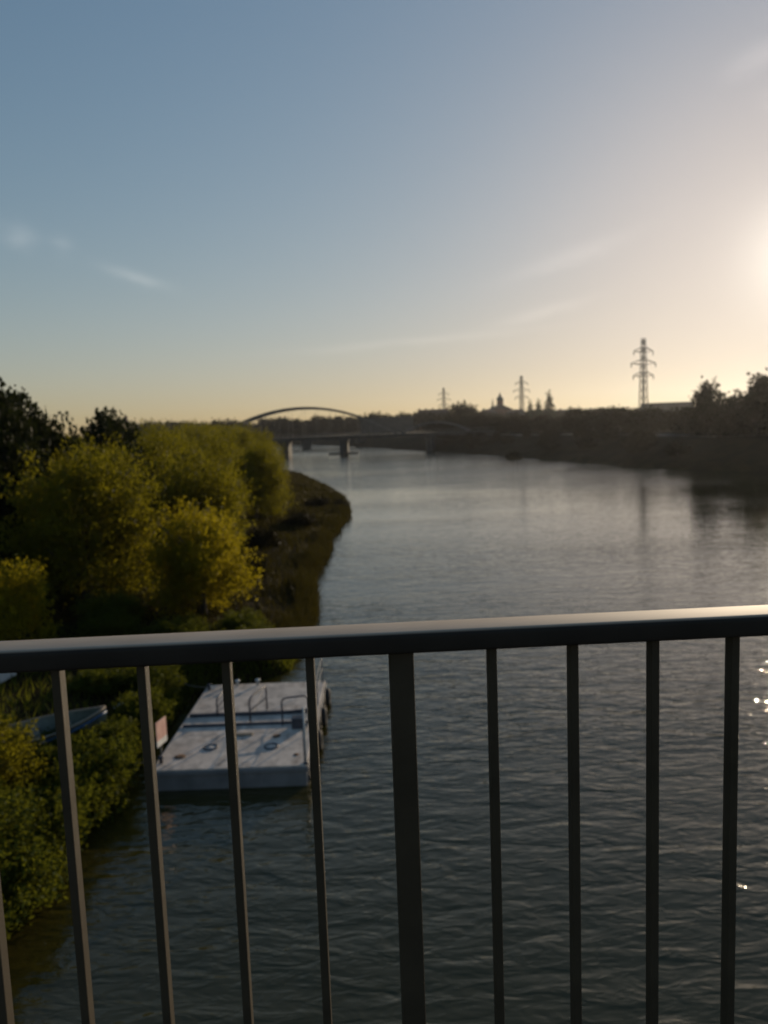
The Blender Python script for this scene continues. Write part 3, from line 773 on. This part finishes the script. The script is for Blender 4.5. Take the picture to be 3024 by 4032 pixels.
# ------------------------------------------------------------------ town
def house(px0, px1, pytop, y, wall, roof, label, flat=False, chim=2, storeys=3, depth=12):
    a, b = aty(px0, pytop, y), aty(px1, pytop, y)
    x0, x1, top = a.x, b.x, (a.z + b.z) / 2
    xc = (x0 + x1) / 2; hw = (x1 - x0) / 2; z0 = gz(xc, y) - .5
    o = empty('town_house', (xc, y, z0)); tag(o, label, 'building')
    h = top - z0; wh = h - (.5 if flat else min(4.5, h * .35))
    MB().box((-hw, 0, 0), (hw, depth, wh)).build('wall', wall, o)
    if flat:
        rf = MB().box((-hw - .4, -.4, wh + .002), (hw + .4, depth + .4, h)).build('roof', roof, o)
    else:
        e = .5
        rf = MB().add([(-hw - e, -e, wh), (hw + e, -e, wh), (hw + e, depth + e, wh), (-hw - e, depth + e, wh), (-hw + min(3, hw * .4), depth / 2, h), (hw - min(3, hw * .4), depth / 2, h)],
                      [(0, 1, 5, 4), (1, 2, 5), (2, 3, 4, 5), (3, 0, 4), (3, 2, 1, 0)]).build('roof', roof, o)
    for k in range(chim):
        cx_ = -hw + (k + .6) * 2 * hw / (chim + .3)
        MB().box((cx_ - .6, depth * .4, wh), (cx_ + .6, depth * .4 + .9, h + .9)).build('chimney', wall, rf)
    nw = max(2, int(hw * 2 / 3.4))
    wm = MB().box((-.6, -.08, 0), (.6, .05, 1.7)).mesh('window'); wm.materials.append(M['window'])
    for s in range(storeys):
        zc = wh - 2.8 - s * 3.3
        if zc < 1: break
        for k in range(nw):
            link('window', wm, None, o).location = (-hw + (k + .5) * 2 * hw / nw, 0, zc)
house(778, 893, 902, 505, M['dark_wall'], M['slate'], 'long low flat-roofed building beside the arch bridge end', True, 0, 0)
house(897, 976, 884, 560, M['brick'], M['tile'], 'brick apartment block with chimneys next to the flat-roofed building', False, 5)
house(1036, 1078, 884, 610, M['plaster'], M['tile'], 'plastered house left of the domed church')
house(1096, 1140, 884, 590, M['brick'], M['tile'], 'brick house right of the domed church')
house(1004, 1040, 887, 640, M['brick'], M['slate'], 'slate-roofed brick house behind the big round tree')
house(1140, 1196, 886, 560, M['plaster'], M['tile'], 'plastered tenement behind the pointed conifers')
house(1196, 1262, 884, 640, M['brick'], M['slate'], 'wide slate-roofed block past the conifers')
house(1262, 1330, 882, 620, M['plaster'], M['tile'], 'tiled block behind the embankment trees')
house(1207, 1240, 905, 300, M['plaster'], M['blue_roof'], 'small shed with a bluish sheet roof above the embankment', True, 0, 1, 6)
house(1400, 1500, 869, 420, M['dark_wall'], M['slate'], 'long flat block on the rise behind the embankment trees', True, 0, 0)
# church
c = aty(1083, 884, 640); z0 = gz(c.x, 640)
ch = empty('church', (c.x, 640, z0)); tag(ch, 'church with a large domed tower and a slim turret on the skyline', 'church')
k_ = 640 * 3024 / 1659 / FPX
top = aty(1083, 845, 640).z - z0; sh = aty(1083, 866, 640).z - z0; nh = aty(1083, 884, 640).z - z0
MB().box((-9, 2, 0), (9, 26, nh)).build('nave', M['brick'], ch)
MB().add([(-9.6, 1.4, nh), (9.6, 1.4, nh), (9.6, 26.6, nh), (-9.6, 26.6, nh), (0, 1.4, nh + 4.2), (0, 26.6, nh + 4.2)], [(0, 1, 4), (1, 2, 5, 4), (2, 3, 5), (3, 0, 4, 5), (3, 2, 1, 0)]).build('nave_roof', M['tile'], ch)
tw = MB().lathe([(2.7, 0), (2.7, sh), (3.1, sh + .3), (2.7, sh + .5)], (0, 6, 0), 8, False).build('tower', M['brick'], ch)
hh_ = top - sh
MB().lathe([(2.7, sh + .5), (3.0, sh + hh_ * .2), (2.6, sh + hh_ * .36), (1.5, sh + hh_ * .48), (1.0, sh + hh_ * .54), (1.1, sh + hh_ * .66), (.6, sh + hh_ * .74), (.25, sh + hh_ * .88), (.1, top)], (0, 6, 0), 12).build('dome', M['copper'], ch)
t2 = aty(1066, 860, 640); tx, tt = t2.x - c.x, t2.z - z0
MB().lathe([(1.5, 0), (1.5, nh), (1.8, nh + .4)], (tx, 5, 0), 8, False).build('turret', M['brick'], ch)
MB().lathe([(1.7, nh + .4), (1.8, nh + 2), (.7, nh + 3.6), (.7, nh + 5), (.1, tt)], (tx, 5, 0), 10).build('turret_dome', M['copper'], ch)
# chimney far left
c = aty(272, 899, 700); zc = gz(c.x, 700)
fc = empty('factory_chimney', (c.x, 700, zc)); tag(fc, 'lone factory chimney rising over the willow tops', 'chimney')
MB().lathe([(2.0, 0), (1.2, c.z - zc)], (0, 0, 0), 10).build('shaft', M['brick'], fc)
MB().lathe([(1.45, c.z - zc - 1.2), (1.45, c.z - zc + .1)], (0, 0, 0), 10).build('rim', M['brick'], fc)

# ------------------------------------------------------------------ trees of the far bank and the distance
for i, (px, pt, y) in enumerate(((1186, 849, 480), (1163, 866, 485), (1145, 868, 490))):
    t = aty(px, pt, y); plant('conifer', 'conifer_tree', t.x, y, top=t.z, width=(11, 9, 8)[i], label=('tallest pointed conifer of the three beside the pylon', 'middle pointed conifer of the three beside the pylon', 'smallest pointed conifer, next to the pylon')[i], group='pointed conifers on the skyline')
t = aty(1000, 872, 420); plant('far_a', 'broadleaf_tree', t.x, 420, top=t.z, width=17, label='big round dark tree left of the domed church')
for (px, pt, y, wd, lb) in ((1532, 829, 168, 8.0, 'tall bushy tree standing out of the embankment row, apart from its taller neighbour'), (1642, 815, 152, 10, 'tallest wide tree at the end of the embankment row'),
                            (1590, 858, 160, 7.5, 'lower tree filling the gap between the two tall embankment trees')):
    t = aty(px, pt, y); plant('far_b', 'broadleaf_tree', t.x, y, top=t.z, width=wd, label=lb)
FB = 'trees along the far embankment'
for i in range(46):
    y = 138 + (i / 45) ** 1.2 * 250
    s = 23 + (i * 7919 % 10)
    x = float(xr(y)) + s / .85
    pxx = 830 + x / y * 1646 
    hz = 923 - (pxx - 830) * .0374
    tz = aty(pxx, 880 + (i * 31 % 13) if pxx > 1230 else 896 + (i * 17 % 12), y).z
    plant(('far_a', 'far_b')[i % 2], 'broadleaf_tree', x, y, top=max(tz, gz(x, y) + 4), width=random.uniform(8, 11), label='dark tree in the even row along the top of the far embankment', group=FB)
for i in range(30):
    y = random.uniform(150, 340); s = random.uniform(3, 15)
    x = float(xr(y)) + s / .85
    plant('far_bush', 'shrub', x, y, height=random.uniform(1.6, 3.6), width=random.uniform(3, 6), label='dark shrub on the slope of the far embankment', cat='shrub', group='shrubs on the far embankment slope')
t = onz(1106, 992, 0); plant('far_bush', 'shrub', t.x + 1, t.y + 1.5, height=3.0, width=5, label='dark shrub hanging over the water at the foot of the far embankment', cat='shrub')
DW = 'wood beyond the arch bridge'
for i in range(44):
    px = 300 + i * 12.5 + random.uniform(-5, 5); y = random.uniform(640, 760)
    pt = (914 if px < 560 else 908 if px < 680 else 904) + random.uniform(-5, 4)
    t = aty(px, pt, y)
    plant(('far_a', 'far_b')[i % 2], 'broadleaf_tree', t.x, y, top=t.z, width=random.uniform(15, 22), label='tree of the dark distant wood seen through the bridge arch', group=DW)
for i in range(26):
    px = 800 + i * 34; y = random.uniform(520, 560)
    t = aty(px, 894 - (px - 830) * .02 + random.uniform(-3, 3), y)
    plant('far_a', 'broadleaf_tree', t.x, y, top=t.z, width=random.uniform(14, 20), label='tree among the town roofs behind the far embankment', group='trees in front of the town')

# ------------------------------------------------------------------ evening haze over the whole scene
m, nt, out = mat('haze_air')
pv_ = N(nt, 'ShaderNodeVolumePrincipled', Density=.00006, Anisotropy=.7)
pv_.inputs['Color'].default_value = (.93, .95, 1.0, 1)
nt.links.new(pv_.outputs[0], out.inputs['Volume'])
hz_ = MB().box((-1640, -70, -2.6), (1640, 1840, 75)).build('haze', m); tag(hz_, 'thin warm evening haze over river and town', 'haze', kind='stuff')
